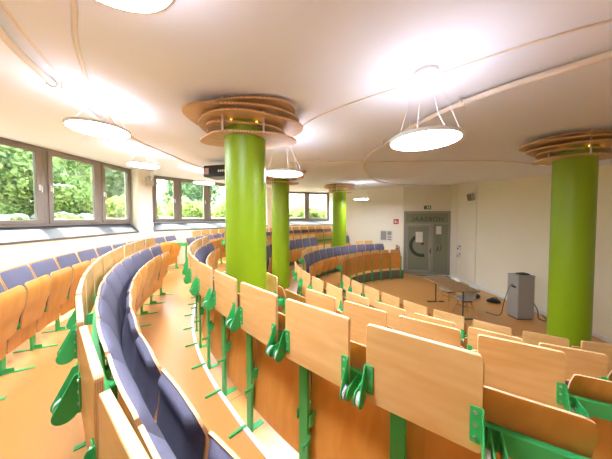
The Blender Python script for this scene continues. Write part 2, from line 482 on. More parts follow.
# inner wall line and window line (plan)
WL = [(-5.1, -2.6), (-5.1, 6.85), (-4.9, 7.2), (-1.95, 11.25), (-1.75, 12.3), (1.55, 13.1), (3.0, 11.98), (4.66, 10.80), (6.68, 10.38), (6.35, -2.6)]
G1 = ((-5.97, .4), (-5.45, 7.05)); G2 = ((-5.45, 8.0), (-2.25, 11.55)); G3 = ((-2.15, 12.85), (1.40, 13.8))
wallcut = [line_plane((-5.1, 0), (-5.1, 5), .03), line_plane((-4.9, 7.2), (-1.95, 11.25), .03), line_plane((-1.75, 12.3), (1.55, 13.1), .03),
           line_plane((1.55, 13.1), (3.0, 11.98), .03), line_plane((6.68, 10.38), (6.35, -2.6), .03), line_plane((6.35, -2.6), (-5.1, -2.6), .03)]
def tier(name, h_top, h_bot, row, y_edge, t0=93, t1=300):
    v = []; n = 70; f = []; mi = []
    for i in range(n+1):
        t = t0+(t1-t0)*i/n; x, y = pos(row, t, y_edge)
        cx, cy = ROWS[row]['c']; a = rad(t)
        X, Y = cx+17*math.cos(a), cy+17*math.sin(a)
        v += [(x, y, h_top+EYE), (X, Y, h_top+EYE), (x, y, h_bot+EYE), (X, Y, h_bot+EYE)]
    for i in range(n):
        a = 4*i; b = a+4
        f += [(a, b, b+1, a+1), (a, a+2, b+2, b), (a+2, a+3, b+3, b+2), (a+1, b+1, b+3, a+3)]; mi += [0, 1, 1, 1]
    f += [(0, 1, 3, 2), (4*n, 4*n+2, 4*n+3, 4*n+1)]; mi += [1, 1]
    me = MB().add(v, f, mi).mesh(name, [M['floor'], M['riser']])
    return struct(name, clip(me, wallcut))
tier('floor_tier_upper', -1.65, -1.72, 'C', .05)
tier('floor_tier_third', -1.705, -2.05, 'D', .05)
tier('floor_tier_fourth', -2.025, -2.36, 'E', .05)
tier('floor_tier_fifth', -2.345, -2.72, 'F', .06)
struct('floor', clip(MB().box(-5.3, 6.5, -2.7, 13.3, EYE-2.80, EYE-2.70).mesh('floor', M['floor']), wallcut))
# pale nosing strip along the step in front of the third row
v = []; f = []; n = 90
for i in range(n+1):
    t = 262-(262-98)*i/n; a = pos('C', t, .052); b = pos('C', t, .018)
    v += [(*a, EYE-1.71), (*a, EYE-1.643), (*b, EYE-1.643), (*b, EYE-1.651)]
for i in range(n):
    a = 4*i; b = a+4
    f += [(a, b, b+1, a+1), (a+1, b+1, b+2, a+2), (a+2, b+2, b+3, a+3), (a+3, b+3, b, a)]
struct('trim_1', clip(MB().add(v, f).mesh('trim_1', M['white']), wallcut))
# sheet joints in the lower tier floor
mb = MB()
for t in (221, 231, 211, 201, 241):
    a = pos('C', t, .06); b = pos('D', t, .03); d = Vector((b[0]-a[0], b[1]-a[1])).normalized(); n_ = Vector((-d.y, d.x))*.003
    mb.hexa([(a[0]+n_.x, a[1]+n_.y, EYE-1.7052), (b[0]+n_.x, b[1]+n_.y, EYE-1.7052), (b[0]-n_.x, b[1]-n_.y, EYE-1.7052), (a[0]-n_.x, a[1]-n_.y, EYE-1.7052)],
            [(a[0]+n_.x, a[1]+n_.y, EYE-1.7042), (b[0]+n_.x, b[1]+n_.y, EYE-1.7042), (b[0]-n_.x, b[1]-n_.y, EYE-1.7042), (a[0]-n_.x, a[1]-n_.y, EYE-1.7042)])
struct('trim_2', mb.mesh('trim_2', M['riser']))

# ------------------------------------------------------------------ walls, sills, windows, ceiling
def wall_seg(name, a, b, z0, z1, th=.18, mat='wall'):
    d = Vector((b[0]-a[0], b[1]-a[1])).normalized(); n = Vector((-d.y, d.x))*th
    lo = [(a[0], a[1], EYE+z0), (b[0], b[1], EYE+z0), (b[0]+n.x, b[1]+n.y, EYE+z0), (a[0]+n.x, a[1]+n.y, EYE+z0)]
    hi = [(x, y, EYE+z1) for x, y, _ in lo]
    return struct(name, MB().hexa(lo, hi).mesh(name, M[mat]))
SZ, WB, WT, CE = -.43, -.20, 1.45, 1.49
wall_seg('wall_left', WL[0], WL[1], -2.8, SZ)
wall_seg('wall_left_far', WL[2], WL[3], -2.8, SZ)
wall_seg('wall_far', WL[4], WL[5], -2.8, SZ)
wall_seg('wall_back_left', WL[5], WL[6], -2.8, CE+.05)
wall_seg('wall_back_middle', WL[6], WL[7], -2.8, CE+.05)
def solid(name, plan, z0, z1, mat):
    return struct(name, MB().hexa([(x, y, EYE+z0) for x, y in plan], [(x, y, EYE+z1) for x, y in plan]).mesh(name, M[mat]))
solid('wall_pier_left', [WL[1], WL[2], G2[0], (-5.6, 8.1), (-5.62, 7.0), G1[1]], -2.8, CE+.05, 'wall')
solid('wall_pier_far', [WL[3], WL[4], G3[0], (-2.4, 12.9), (-2.45, 11.7), G2[1]], -2.8, CE+.05, 'wall')
solid('wall_pier_right', [WL[5], (1.7, 13.1), (1.62, 14.0), (1.38, 13.95), G3[1]], -2.8, CE+.05, 'wall')
solid('wall_left_near', [WL[0], (-5.1, .4), G1[0], (-6.2, .4), (-6.2, -2.6)], -2.8, CE+.05, 'wall')
wall_seg('wall_behind', (6.6, -2.6), (-6.2, -2.6), -2.8, CE+.05)
wall_seg('wall_right', (6.68, 10.5), (6.35, -2.7), -2.8, CE+.05)
def sill(name, ia, ib, oa, ob_):
    lo = [(*ia, EYE+SZ-.04), (*ib, EYE+SZ-.04), (*ob_, EYE+SZ-.04), (*oa, EYE+SZ-.04)]
    hi = [(*ia, EYE+SZ), (*ib, EYE+SZ), (*ob_, EYE+WB), (*oa, EYE+WB)]
    return struct(name, MB().hexa(lo, hi).mesh(name, M['sill']))
sill('trim_3', (-5.08, .4), (-5.08, 6.85), (-6.07, .4), (-5.52, 7.05))
sill('trim_4', (-4.88, 7.2), (-1.93, 11.25), (-5.5, 8.1), (-2.3, 11.65))
sill('trim_5', (-1.75, 12.28), (1.55, 13.08), (-2.15, 12.95), (1.4, 13.9))
def ray_on(px, A, B):      # where the sight line of photo column px crosses the wall line
    k = (px-306)/225; dx, dy = B[0]-A[0], B[1]-A[1]
    s = (k*A[1]-A[0])/(dx-k*dy)
    return (A[0]+dx*s, A[1]+dy*s)
wn = [0]
def window(a, b, handles):
    """a->b plan ends; outward is to the left of a->b"""
    wn[0] += 1
    d = Vector((b[0]-a[0], b[1]-a[1])); L = d.length; rz = math.atan2(d.y, d.x)
    def fr(x0, x1, z0, z1, t, y0, y1):
        mb = MB(); mb.box(x0, x1, y0, y1, z0, z0+t); mb.box(x0, x1, y0, y1, z1-t, z1)
        mb.box(x0, x0+t, y0, y1, z0+t, z1-t); mb.box(x1-t, x1, y0, y1, z0+t, z1-t); return mb
    o = struct('window_%d' % wn[0], fr(0, L, WB, CE+.01, .075, 0, .09).mesh('window_frame', M['wframe'], .004))
    o.location = (a[0], a[1], EYE); o.rotation_euler = (0, 0, rz)
    s = ob('window_sash', fr(.06, L-.06, WB+.055, CE-.05, .085, -.025, .06).mesh('window_sash', M['wframe'], .006), o)
    ob('glass_pane', MB().box(.14, L-.14, .02, .03, WB+.135, CE-.13).mesh('glass_pane', M['glass']), s)
    x = L-.10 if handles == 'r' else .10
    mb = MB().box(x-.016, x+.016, -.036, -.025, .56, .68); mb.tube([(x, -.03, .65), (x, -.075, .65), (x, -.08, .63), (x, -.08, .52)], .009)
    ob('window_handle', mb.mesh('window_handle', M['white'], 0, True), s)
    return o
pts = [(-5.97, .4), None, None, None]
y_at = lambda y: (G1[0][0]+(G1[1][0]-G1[0][0])*(y-G1[0][1])/(G1[1][1]-G1[0][1]), y)
g1 = [y_at(.4), y_at(2.0), y_at(3.55), ray_on(45.6, *G1), ray_on(100.5, *G1), G1[1]]  # first two windows lie out of view, added to let light in
for i in range(5): window(g1[i], g1[i+1], 'r' if i in (0, 1, 2) else 'l')
g2 = [G2[0], ray_on(178, *G2), ray_on(207.5, *G2), ray_on(233, *G2), G2[1]]
for i in range(4): window(g2[i], g2[i+1], 'r')
g3 = [G3[0], ray_on(281, *G3), ray_on(307, *G3), G3[1]]
for i in range(3): window(g3[i], g3[i+1], 'l')

def sm(v): v = clamp(v); return v*v*(3-2*v)
def ceil_h(x, y):
    r = math.hypot(x-4.2, y-6.3)
    up = max(sm((r-6.4)/2.0) if x < 0 else 0, sm((y-7.2)/3.0))
    h = 1.33+.155*up
    return h-sm((x-4.3)/2.0)*(.20*clamp((9.6-y)/3.8))
n = 56; v = []; f = []
x0, x1, y0, y1 = -6.3, 7.0, -2.8, 14.2
for j in range(n+1):
    for i in range(n+1):
        x = x0+(x1-x0)*i/n; y = y0+(y1-y0)*j/n; v.append((x, y, EYE+ceil_h(x, y)))
for j in range(n):
    for i in range(n): f.append((j*(n+1)+i, j*(n+1)+i+1, (j+1)*(n+1)+i+1, (j+1)*(n+1)+i))
me = MB().add(v, f).mesh('ceiling', M['ceil'], 0, True)
me = clip(me, [line_plane(*G1, .11), line_plane(*G2, .11), line_plane(*G3, .11)])
o = struct('ceiling', me); m_ = o.modifiers.new('thick', 'SOLIDIFY'); m_.thickness = .2; m_.offset = 1
for p_ in me.polygons:
    pass
bm = bmesh.new(); bm.from_mesh(me)
bm.normal_update()
if sum(fc.normal.z for fc in bm.faces) < 0: bmesh.ops.reverse_faces(bm, faces=bm.faces)
bm.to_mesh(me); bm.free()
# baseboards
def base(name, a, b, h=.09, z=-2.70):
    d = Vector((b[0]-a[0], b[1]-a[1])).normalized(); nn = Vector((d.y, -d.x))*.018
    lo = [(a[0], a[1], EYE+z), (b[0], b[1], EYE+z), (b[0]+nn.x, b[1]+nn.y, EYE+z), (a[0]+nn.x, a[1]+nn.y, EYE+z)]
    struct(name, MB().hexa(lo, [(x, y, EYE+z+h) for x, y, _ in lo]).mesh(name, M['white'], .003))
base('baseboard_right', (6.672, 10.3), (6.44, 1.0))

# ------------------------------------------------------------------ columns with layered discs
def blob(R, seed, ox, oy, n=64, sx=1.0, sy=1.0):
    rnd = random.Random(seed); am = [(k, rnd.uniform(.02, .10)/(k**.35), rnd.uniform(0, 2*PI)) for k in (2, 3, 4, 5)]
    out = []
    for i in range(n):
        a = 2*PI*i/n; r = R*(1+sum(m*math.cos(k*a+ph) for k, m, ph in am))
        out.append((ox+r*sx*math.cos(a), oy+r*sy*math.sin(a)))
    return out
def column(x, y, r, label, layers, foot):
    zc = ceil_h(x, y)
    o = thing('column', label, 'column', (x, y, EYE+foot))
    ob('shaft', MB().lathe([(r, 0), (r, zc-foot-.01)], 56).mesh('shaft', M['lime'], 0, True), o)
    for i, (z, R, ox, oy, seed) in enumerate(layers):
        z_ = zc-foot-z
        outer = blob(R, seed, ox, oy, sy=.70); N = len(outer)
        inner = [((r+.004)*math.cos(2*PI*k/N), (r+.004)*math.sin(2*PI*k/N)) for k in range(N)]
        vv = [(a, b, z_) for a, b in outer]+[(a, b, z_) for a, b in inner]+[(a, b, z_+.022) for a, b in outer]+[(a, b, z_+.022) for a, b in inner]
        ff = []; mm = []
        for k in range(N):
            j = (k+1) % N
            ff += [(k, j, N+j, N+k), (2*N+k, 3*N+k, 3*N+j, 2*N+j), (k, 2*N+k, 2*N+j, j), (N+k, N+j, 3*N+j, 3*N+k)]; mm += [0, 0, 1, 0]
        d = ob('ceiling_disc', MB().add(vv, ff, mm).mesh('ceiling_disc', [M['disc'], M['edge']], 0), o)
    rods = MB()
    for k in range(5):
        a = 2*PI*k/5+.5; rods.tube([((r+.13)*math.cos(a), (r+.13)*math.sin(a), zc-foot-layers[-1][0]), ((r+.13)*math.cos(a), (r+.13)*math.sin(a), zc-foot)], .011, 8)
    ob('spacer_rods', rods.mesh('spacer_rods', M['pipe'], 0, True), o)
    bl = MB()
    for k in range(6):
        a = 2*PI*k/6+.2
        for (z, *_r) in layers[1:4:2]:
            cx, cy, cz = (r+.035)*math.cos(a), (r+.035)*math.sin(a), zc-foot-z+.04
            bl.lathe([(.004, cz-.016), (.014, cz-.008), (.014, cz+.008), (.004, cz+.016)], 8, (cx, cy))
    ob('string_lights', bl.mesh('string_lights', M['bulb'], 0, True), o)
    return o
L5 = lambda s, k=1.0: [(.055, .66*k, .06, .06, s), (.125, .70*k, -.03, .04, s+1), (.20, .66*k, .05, .05, s+2), (.27, .50*k, -.02, .04, s+3), (.37, .54*k, .02, .05, s+4)]
column(-.76, 2.86, .25, 'lime green round column with layered wooden discs, nearest the camera left of centre', L5(11), -1.705)
column(-.73, 6.50, .25, 'lime green round column with wooden discs, middle one seen behind the nearest column', L5(23, .92), -2.025)
column(1.52, 10.30, .31, 'lime green round column with wooden discs, farthest and smallest, at the far rows', L5(31, 1.0), -2.025)
column(4.46, 3.77, .25, 'dark lime green column on the open floor at the right edge, under wooden discs', L5(47), -2.70)

# ------------------------------------------------------------------ pendant lamps
def lamp(x, y, h, label, wires=True):
    zc = ceil_h(x, y)
    o = thing('pendant_lamp', label, 'ceiling lamp', (x, y, EYE+h), 0, 'round pendant lamps')
    R = .305; N = 56
    vv = []; prof = [(R-.014, -.014), (R, -.014), (R, .016), (R-.03, .016), (R-.03, .008), (R-.014, .008)]
    for (r_, z_) in prof:
        for k in range(N): vv.append((r_*math.cos(2*PI*k/N), r_*math.sin(2*PI*k/N), z_))
    ff = [(i*N+k, i*N+(k+1) % N, ((i+1) % 6)*N+(k+1) % N, ((i+1) % 6)*N+k) for i in range(6) for k in range(N)]
    ob('lamp_ring', MB().add(vv, ff).mesh('lamp_ring', M['white'], 0, True), o)
    ob('diffuser', MB().lathe([(R-.0145, -.010), (R-.0145, -.002)], N).mesh('diffuser', M['lamp'], 0), o)
    ob('uplight', MB().lathe([(R-.031, .004), (R-.031, .012)], N).mesh('uplight', M['lampup'], 0), o)
    d = zc-h
    ob('canopy', MB().lathe([(.10, d-.045), (.115, d-.03), (.115, d-.001)], 32).mesh('canopy', M['white'], 0, True), o)
    for a in (80, 200, 320):
        a = rad(a); w = MB().tube([((R-.02)*math.cos(a), (R-.02)*math.sin(a), .014), (.09*math.cos(a), .09*math.sin(a), d-.04)], .0022, 6)
        ob('suspension_wire', w.mesh('suspension_wire', M['white'], 0, True), o)
    w = MB().tube([((R-.03)*math.cos(.3), (R-.03)*math.sin(.3), .014), (.24, .05, .06+d*.1), (.17, .07, d*.45), (.12, .03, d*.6), (.06, .02, d-.045)], .003, 6)
    ob('power_cord', w.mesh('power_cord', M['white'], 0, True), o)
    return o
lamp(1.10, 2.12, .715, 'round white pendant lamp hanging at right, in front of the thick ceiling pipe')
lamp(-2.52, 2.78, 1.07, 'round pendant lamp close under the glowing ceiling at left above the near windows')
lamp(-3.58, 4.99, 1.145, 'small looking round pendant lamp before the white pier at left')
lamp(-3.08, 6.84, 1.035, 'round pendant lamp below the black projector, in front of far windows')
lamp(-.35, 3.69, .71, 'round pendant lamp just right of the nearest green column')
lamp(2.36, 9.6, .765, 'tiny round pendant lamp seen edge-on at the far end, left of the door')
lamp(-.86, .94, 1.10, 'large round pendant lamp cut off by the top edge, left of centre')

# ------------------------------------------------------------------ pipes and conduits under the ceiling
def smooth_path(pts, n=8):
    out = []
    P = [Vector(p) for p in pts]; P = [P[0]*2-P[1]]+P+[P[-1]*2-P[-2]]
    for i in range(1, len(P)-2):
        for k in range(n):
            t = k/n; a, b, c, d = P[i-1], P[i], P[i+1], P[i+2]
            out.append(.5*((2*b)+(-a+c)*t+(2*a-5*b+4*c-d)*t*t+(-a+3*b-3*c+d)*t**3))
    out.append(P[-2]); return out
def run(name, xy, drop, r, label, cat='pipe', clamps=(), mat='pipe', parent_thing=True):
    pth = smooth_path([(x, y, 0) for x, y in xy]); pth = [Vector((p.x, p.y, EYE+ceil_h(p.x, p.y)-drop)) for p in pth]
    base_ = pth[0].copy(); o = thing(name, label, cat, base_)
    ob('tube', MB().tube([p-base_ for p in pth], r, 12).mesh('tube', M[mat], 0, True), o)
    for k in clamps:
        i = min(int(k*(len(pth)-1)), len(pth)-2); p = pth[i]-base_; d = (pth[i+1]-pth[i]).normalized(); s = Vector((-d.y, d.x, 0))
        mb = MB().tube([p-d*.03, p+d*.03], r+.012, 12)
        mb.tube([p+s*(r+.01), p+s*(r+.035), p+s*(r+.035)+Vector((0, 0, drop-.0))], .007, 6)
        mb.tube([p-s*(r+.03)+Vector((0, 0, -.03)), p-s*(r+.03)+Vector((0, 0, .05))], .009, 6)
        ob('pipe_clamp', mb.mesh('pipe_clamp', M['pipe'], 0, True), o)
    return o
run('curtain_track', [(4.08, 0.49), (2.42, 1.76), (1.74, 2.54), (1.49, 3.29), (1.38, 4.00)], .065, .030, 'thick cream ceiling tube running to the upper right corner', 'ceiling tube', (.5, .72, .97))
run('curtain_track', [(1.38, 4.01), (1.30, 4.44), (1.35, 5.24), (1.82, 6.66), (3.05, 8.9), (4.4, 9.9), (5.6, 10.3)], .06, .018, 'thin cream ceiling tube curving from the thick tube toward the door', 'ceiling tube', (.35, .55, .9))
run('curtain_track', [(-1.44, 0.81), (-2.25, 1.67), (-2.57, 2.23), (-2.75, 2.68), (-3.15, 3.78)], .065, .030, 'cream ceiling tube running from the left edge past the pendant lamp', 'ceiling tube', (.63,))
run('ceiling_conduit', [(5.45, 0.89), (3.57, 1.14), (2.10, 1.54), (1.09, 2.23), (0.40, 2.77), (0.00, 3.23), (-0.40, 4.11)], .006, .009, 'thin white conduit crossing the ceiling behind the right pendant lamp canopy', 'conduit')
run('ceiling_conduit', [(-0.40, 5.40), (1.79, 5.40), (5.58, 5.27)], .006, .014, 'straight white conduit running level across the ceiling before the far wall', 'conduit')
run('ceiling_conduit', [(-1.24, 0.83), (-1.44, 1.41), (-1.89, 1.90), (-2.50, 2.73), (-3.11, 3.96), (-3.04, 5.15), (-2.87, 6.16), (-2.02, 7.91)], .008, .018, 'cream conduit curving along the left ceiling past two lamps', 'conduit')
run('ceiling_conduit', [(-1.80, 1.08), (-2.07, 1.57), (-2.40, 2.12), (-2.66, 2.70)], .004, .013, 'thin cream tube standing in for a shadow line beside the left ceiling tube', 'conduit')  # tube modelled in place of a cast shadow line; no conduit here
def cable_run(label, a, b, r=.009):
    return tag(ob('wall_conduit', MB().tube([a, b], r, 8).mesh('wall_conduit', M['pipe'], 0, True)), label, 'conduit')

# ------------------------------------------------------------------ projector, loudspeakers
p = thing('projector', 'black ceiling projector beside the nearest green column', 'projector', (-1.98, 5.35, EYE+.92), rad(-14))
ob('housing', MB().prism(rrect(-.34, .34, 0, .26, .03, 3), -.22, .22, XZ).mesh('housing', M['black'], .006), p)
ob('vent_panel', MB().box(-.31, -.20, -.232, -.221, .06, .20).mesh('vent_panel', plain('vent_pink', (190, 150, 140), .6), .003), p)
mb = MB()
for k in range(4): mb.box(.04+k*.052, .078+k*.052, -.228, -.221, .10, .15)
ob('lettering', mb.mesh('lettering', M['paper'], .004), p)
ob('ceiling_mount', MB().tube([(.12, 0, .26), (.12, 0, .56)], .03, 12).box(-.02, .26, -.10, .10, .26, .29).box(.04, .20, -.08, .08, .545, .566).mesh('ceiling_mount', M['speaker'], 0), p)
def loudspeaker(loc, rz, label, tilt):
    o = thing('loudspeaker', label, 'loudspeaker', loc, rz)
    b = ob('cabinet', MB().hexa([(-.10, -.16, -.14), (.10, -.16, -.14), (.075, .02, -.14), (-.075, .02, -.14)], [(-.10, -.16, .14), (.10, -.16, .14), (.075, .02, .14), (-.075, .02, .14)]).mesh('cabinet', M['speaker'], .01), o)
    b.rotation_euler = (tilt, 0, 0)
    g = ob('grille', MB().box(-.085, .085, -.166, -.1605, -.12, .12).mesh('grille', plain('grille_grey', (132, 124, 116), .7), .003), b)
    ob('wall_bracket', MB().tube([(0, 0, .0), (0, .06, .05), (0, .09, .20)], .014, 8).box(-.04, .04, .075, .095, .10, .28).mesh('wall_bracket', M['white'], 0), o)
    return o
loudspeaker((-4.78, 6.98, EYE+1.13), rad(-124), 'pale grey loudspeaker on the white pier between the window groups', rad(12))
loudspeaker((6.52, 8.85, EYE+.80), rad(-75), 'grey loudspeaker high on the right wall, right of the door', rad(14))
cable_run('white conduit running down the right wall below the loudspeaker', (6.62, 8.75, EYE+1.2), (6.62, 8.75, EYE-2.6))
cable_run('white conduit dropping from ceiling to the green exit sign', (5.70, 10.575, EYE+1.45), (5.70, 10.575, EYE+.52))
cable_run('white conduit down the wall just right of the door frame', (6.65, 9.9, EYE+1.4), (6.65, 9.9, EYE-2.55))

# ------------------------------------------------------------------ door in the far wall
DA, DB = (4.70, 10.80), (6.68, 10.40)
d = Vector((DB[0]-DA[0], DB[1]-DA[1])); DL = d.length; drz = math.atan2(d.y, d.x)
H = 2.98; top = CE+2.70+.05
mb = MB().box(-.06, 0.0, 0, .18, -.1, top).box(0, DL+.02, 0, .18, H, top)
o = struct('wall_back_right', mb.mesh('wall_back_right', M['wall'])); o.location = (*DA, 0); o.rotation_euler = (0, 0, drz)
o = struct('wall_outside_door', MB().box(-.1, DL+.1, 1.5, 1.6, -.1, top).box(-.2, -.1, .18, 1.6, -.1, top).box(DL+.1, DL+.2, .18, 1.6, -.1, top).box(-.2, DL+.2, .18, 1.6, -.1, 0).box(-.2, DL+.2, .18, 1.6, top-.1, top).mesh('hall_beyond', M['wall']))
o.location = (*DA, 0); o.rotation_euler = (0, 0, drz)
mb = MB().box(0, .09, -.02, .10, 0, H).box(DL-.10, DL, -.02, .10, 0, H).box(.09, DL-.10, -.02, .10, H-.11, H)
mb.box(.09, DL-.10, -.02, .10, 2.36, 2.44).box(1.24, 1.30, -.02, .10, 0, 2.36).box(1.30, DL-.10, -.02, .10, 0, .07)
dr = struct('door_1', mb.mesh('door_frame', M['dframe'], .005)); dr.location = (*DA, 0); dr.rotation_euler = (0, 0, drz)
lf = ob('door_leaf', MB().box(.10, .20, -.03, .04, .01, 2.35).box(1.10, 1.235, -.03, .04, .01, 2.35).box(.20, 1.10, -.03, .04, .01, .17).box(.20, 1.10, -.03, .04, 2.24, 2.35).mesh('door_leaf', M['dframe'], .004), dr)
ob('glass_pane', MB().box(.20, 1.10, 0, .012, .17, 2.24).mesh('glass_pane', M['dglass']), lf)
ob('side_glass', MB().box(1.30, DL-.10, 0, .012, .07, 2.36).mesh('side_glass', M['dglass']), dr)
ob('transom_glass', MB().box(.09, DL-.10, 0, .012, 2.44, H-.11).mesh('transom_glass', M['dglass']), dr)
ob('door_handle', MB().box(1.15, 1.19, -.045, -.03, .98, 1.22).tube([(1.17, -.04, 1.12), (1.17, -.085, 1.12), (1.05, -.09, 1.12)], .011, 8).mesh('door_handle', M['dark'], 0), lf)
def arc_band(cx, cz, r0, r1, a0, a1, y0, y1, n=28):
    pts = [(cx+r0*math.cos(rad(a0+(a1-a0)*k/n)), cz+r0*math.sin(rad(a0+(a1-a0)*k/n))) for k in range(n+1)]
    pts += [(cx+r1*math.cos(rad(a1+(a0-a1)*k/n)), cz+r1*math.sin(rad(a1+(a0-a1)*k/n))) for k in range(n+1)]
    mb = MB(); N = n+1
    v = [(u, y0, w) for u, w in pts]+[(u, y1, w) for u, w in pts]; T = 2*N
    f = []
    for k in range(n):
        a, b, c, e = k, k+1, T-2-k, T-1-k
        f += [(a, b, c, e), (T+e, T+c, T+b, T+a), (a, T+a, T+b, b), (e, c, T+c, T+e)]
    f += [(0, T-1, 2*T-1, T), (n, T+n, T+n+1, n+1)]
    return mb.add(v, f)
mb = arc_band(.80, 1.35, .40, .55, 95, 285, -.006, -.001)
ob('arc_graphic', mb.mesh('arc_graphic', M['dark']), lf)
ob('dot_graphic', MB().prism([(.84+.07*math.cos(2*PI*k/20), 1.43+.075*math.sin(2*PI*k/20)) for k in range(20)], -.007, -.001, XZ).mesh('dot_graphic', M['maroon']), lf)
ob('notice', MB().box(.53, .84, -.012, -.008, 1.50, 2.0).mesh('notice', M['paper']), lf)
ob('side_notice', MB().box(1.42, 1.64, -.006, -.002, 1.90, 2.27).mesh('side_notice', M['paper']), dr)
mb = MB()
for k in range(9):
    z = 1.84-k*.055
    for c in range(4): mb.box(1.42+c*.055, 1.46+c*.055-.01*(k % 2), -.004, -.001, z-.016, z)
ob('side_lettering', mb.mesh('side_lettering', M['dark']), dr)
ob('red_stripe', arc_band(1.30, 1.30, .32, .36, -38, 18, -.006, -.001, 10).mesh('red_stripe', M['maroon']), dr)
ob('dark_stripe', arc_band(1.22, 1.27, .26, .31, -38, 12, -.006, -.001, 10).mesh('dark_stripe', M['dark']), dr)
cu = bpy.data.curves.new('txt', 'FONT'); cu.body = 'H\u00d6RSAAL'; cu.size = .30; cu.extrude = .002; cu.align_x = 'CENTER'; cu.space_character = 1.12
tmp = bpy.data.objects.new('txt', cu); C.objects.link(tmp); bpy.context.view_layer.update()
tme = bpy.data.meshes.new_from_object(tmp.evaluated_get(bpy.context.evaluated_depsgraph_get()))
bpy.data.objects.remove(tmp); tme.materials.clear(); tme.materials.append(M['dark'])
t_ = ob('transom_lettering', tme, dr); t_.location = (1.02, -.004, 2.50); t_.rotation_euler = (PI/2, 0, PI)
# things round the door
def onwall(name, x, z, w, h, t, mat, label, cat, A=DA, rz=None, yo=0):
    o = ob(name, MB().box(-w/2, w/2, -t, 0, 0, h).mesh(name, M[mat], .002)); rz = drz if rz is None else rz
    dd = Vector((math.cos(rz), math.sin(rz))); nn = Vector((math.sin(rz), -math.cos(rz)))
    o.location = (A[0]+dd.x*x+nn.x*yo, A[1]+dd.y*x+nn.y*yo, z); o.rotation_euler = (0, 0, rz)
    return tag(o, label, cat)
s = onwall('exit_sign', 1.02, 3.06, .30, .17, .05, 'sgreen', 'small green exit sign above the glazed door', 'sign', yo=.02)
ob('pictogram', MB().box(-.04, .02, -.054, -.051, .03, .14).box(.05, .11, -.054, -.051, .03, .14).mesh('pictogram', M['paper']), s)
bw = math.atan2(10.80-11.98, 4.66-3.0)
s = onwall('fire_alarm_sign', 1.72, 2.36, .24, .24, .01, 'red', 'red square fire sign on the wall left of the door', 'sign', (3.0, 11.98), bw, .005)
ob('pictogram', MB().box(-.07, .0, -.014, -.011, .06, .18).box(.03, .06, -.014, -.011, .05, .13).mesh('pictogram', M['paper']), s)
s = onwall('notice_board', 1.25, 1.45, .62, .62, .015, 'paper', 'white evacuation plan poster on the wall left of the door', 'poster', (3.0, 11.98), bw, .005)
for (a_, b_, c_, d_) in ((-.26, .02, .10, .54), (.06, .26, .34, .54), (.06, .26, .22, .30), (.06, .26, .10, .18)):
    ob('plan_print', MB().box(a_, b_, -.018, -.0155, c_, d_).mesh('plan_print', M['ink']), s)
ex = thing('fire_extinguisher', 'red fire extinguisher hanging beside the door, left of its frame', 'fire extinguisher', (4.40, 10.86, .95))
ob('cylinder', MB().lathe([(.03, -.22), (.075, -.20), (.08, -.16), (.08, .20), (.06, .26), (.025, .29), (.025, .33)], 20).mesh('cylinder', M['red'], 0, True), ex)
ob('valve', MB().box(-.02, .02, -.02, .02, .33, .37).box(-.09, .03, -.012, .012, .37, .385).mesh('valve', M['black'], .002), ex)
ob('hose', MB().tube(smooth_path([(.02, 0, .35), (.10, -.02, .33), (.12, -.02, .15), (.10, -.03, -.10)], 5), .012, 8).mesh('hose', M['black'], 0, True), ex)
for (z, l) in ((1.25, 'upper double switch plate on the wall right of the door'), (.92, 'lower socket plate on the wall right of the door')):
    s = ob('switch_plate', MB().box(-.012, 0, -.14, .14, 0, .26).mesh('switch_plate', M['paper'], .003)); s.location = (6.655, 9.75, z); tag(s, l, 'switch')
    ob('switch_button', MB().box(-.018, -.0125, -.10, -.02, .15, .22).box(-.018, -.0125, .02, .10, .04, .11).mesh('switch_button', M['maroon' if z > 1 else 'ink'], .002), s)

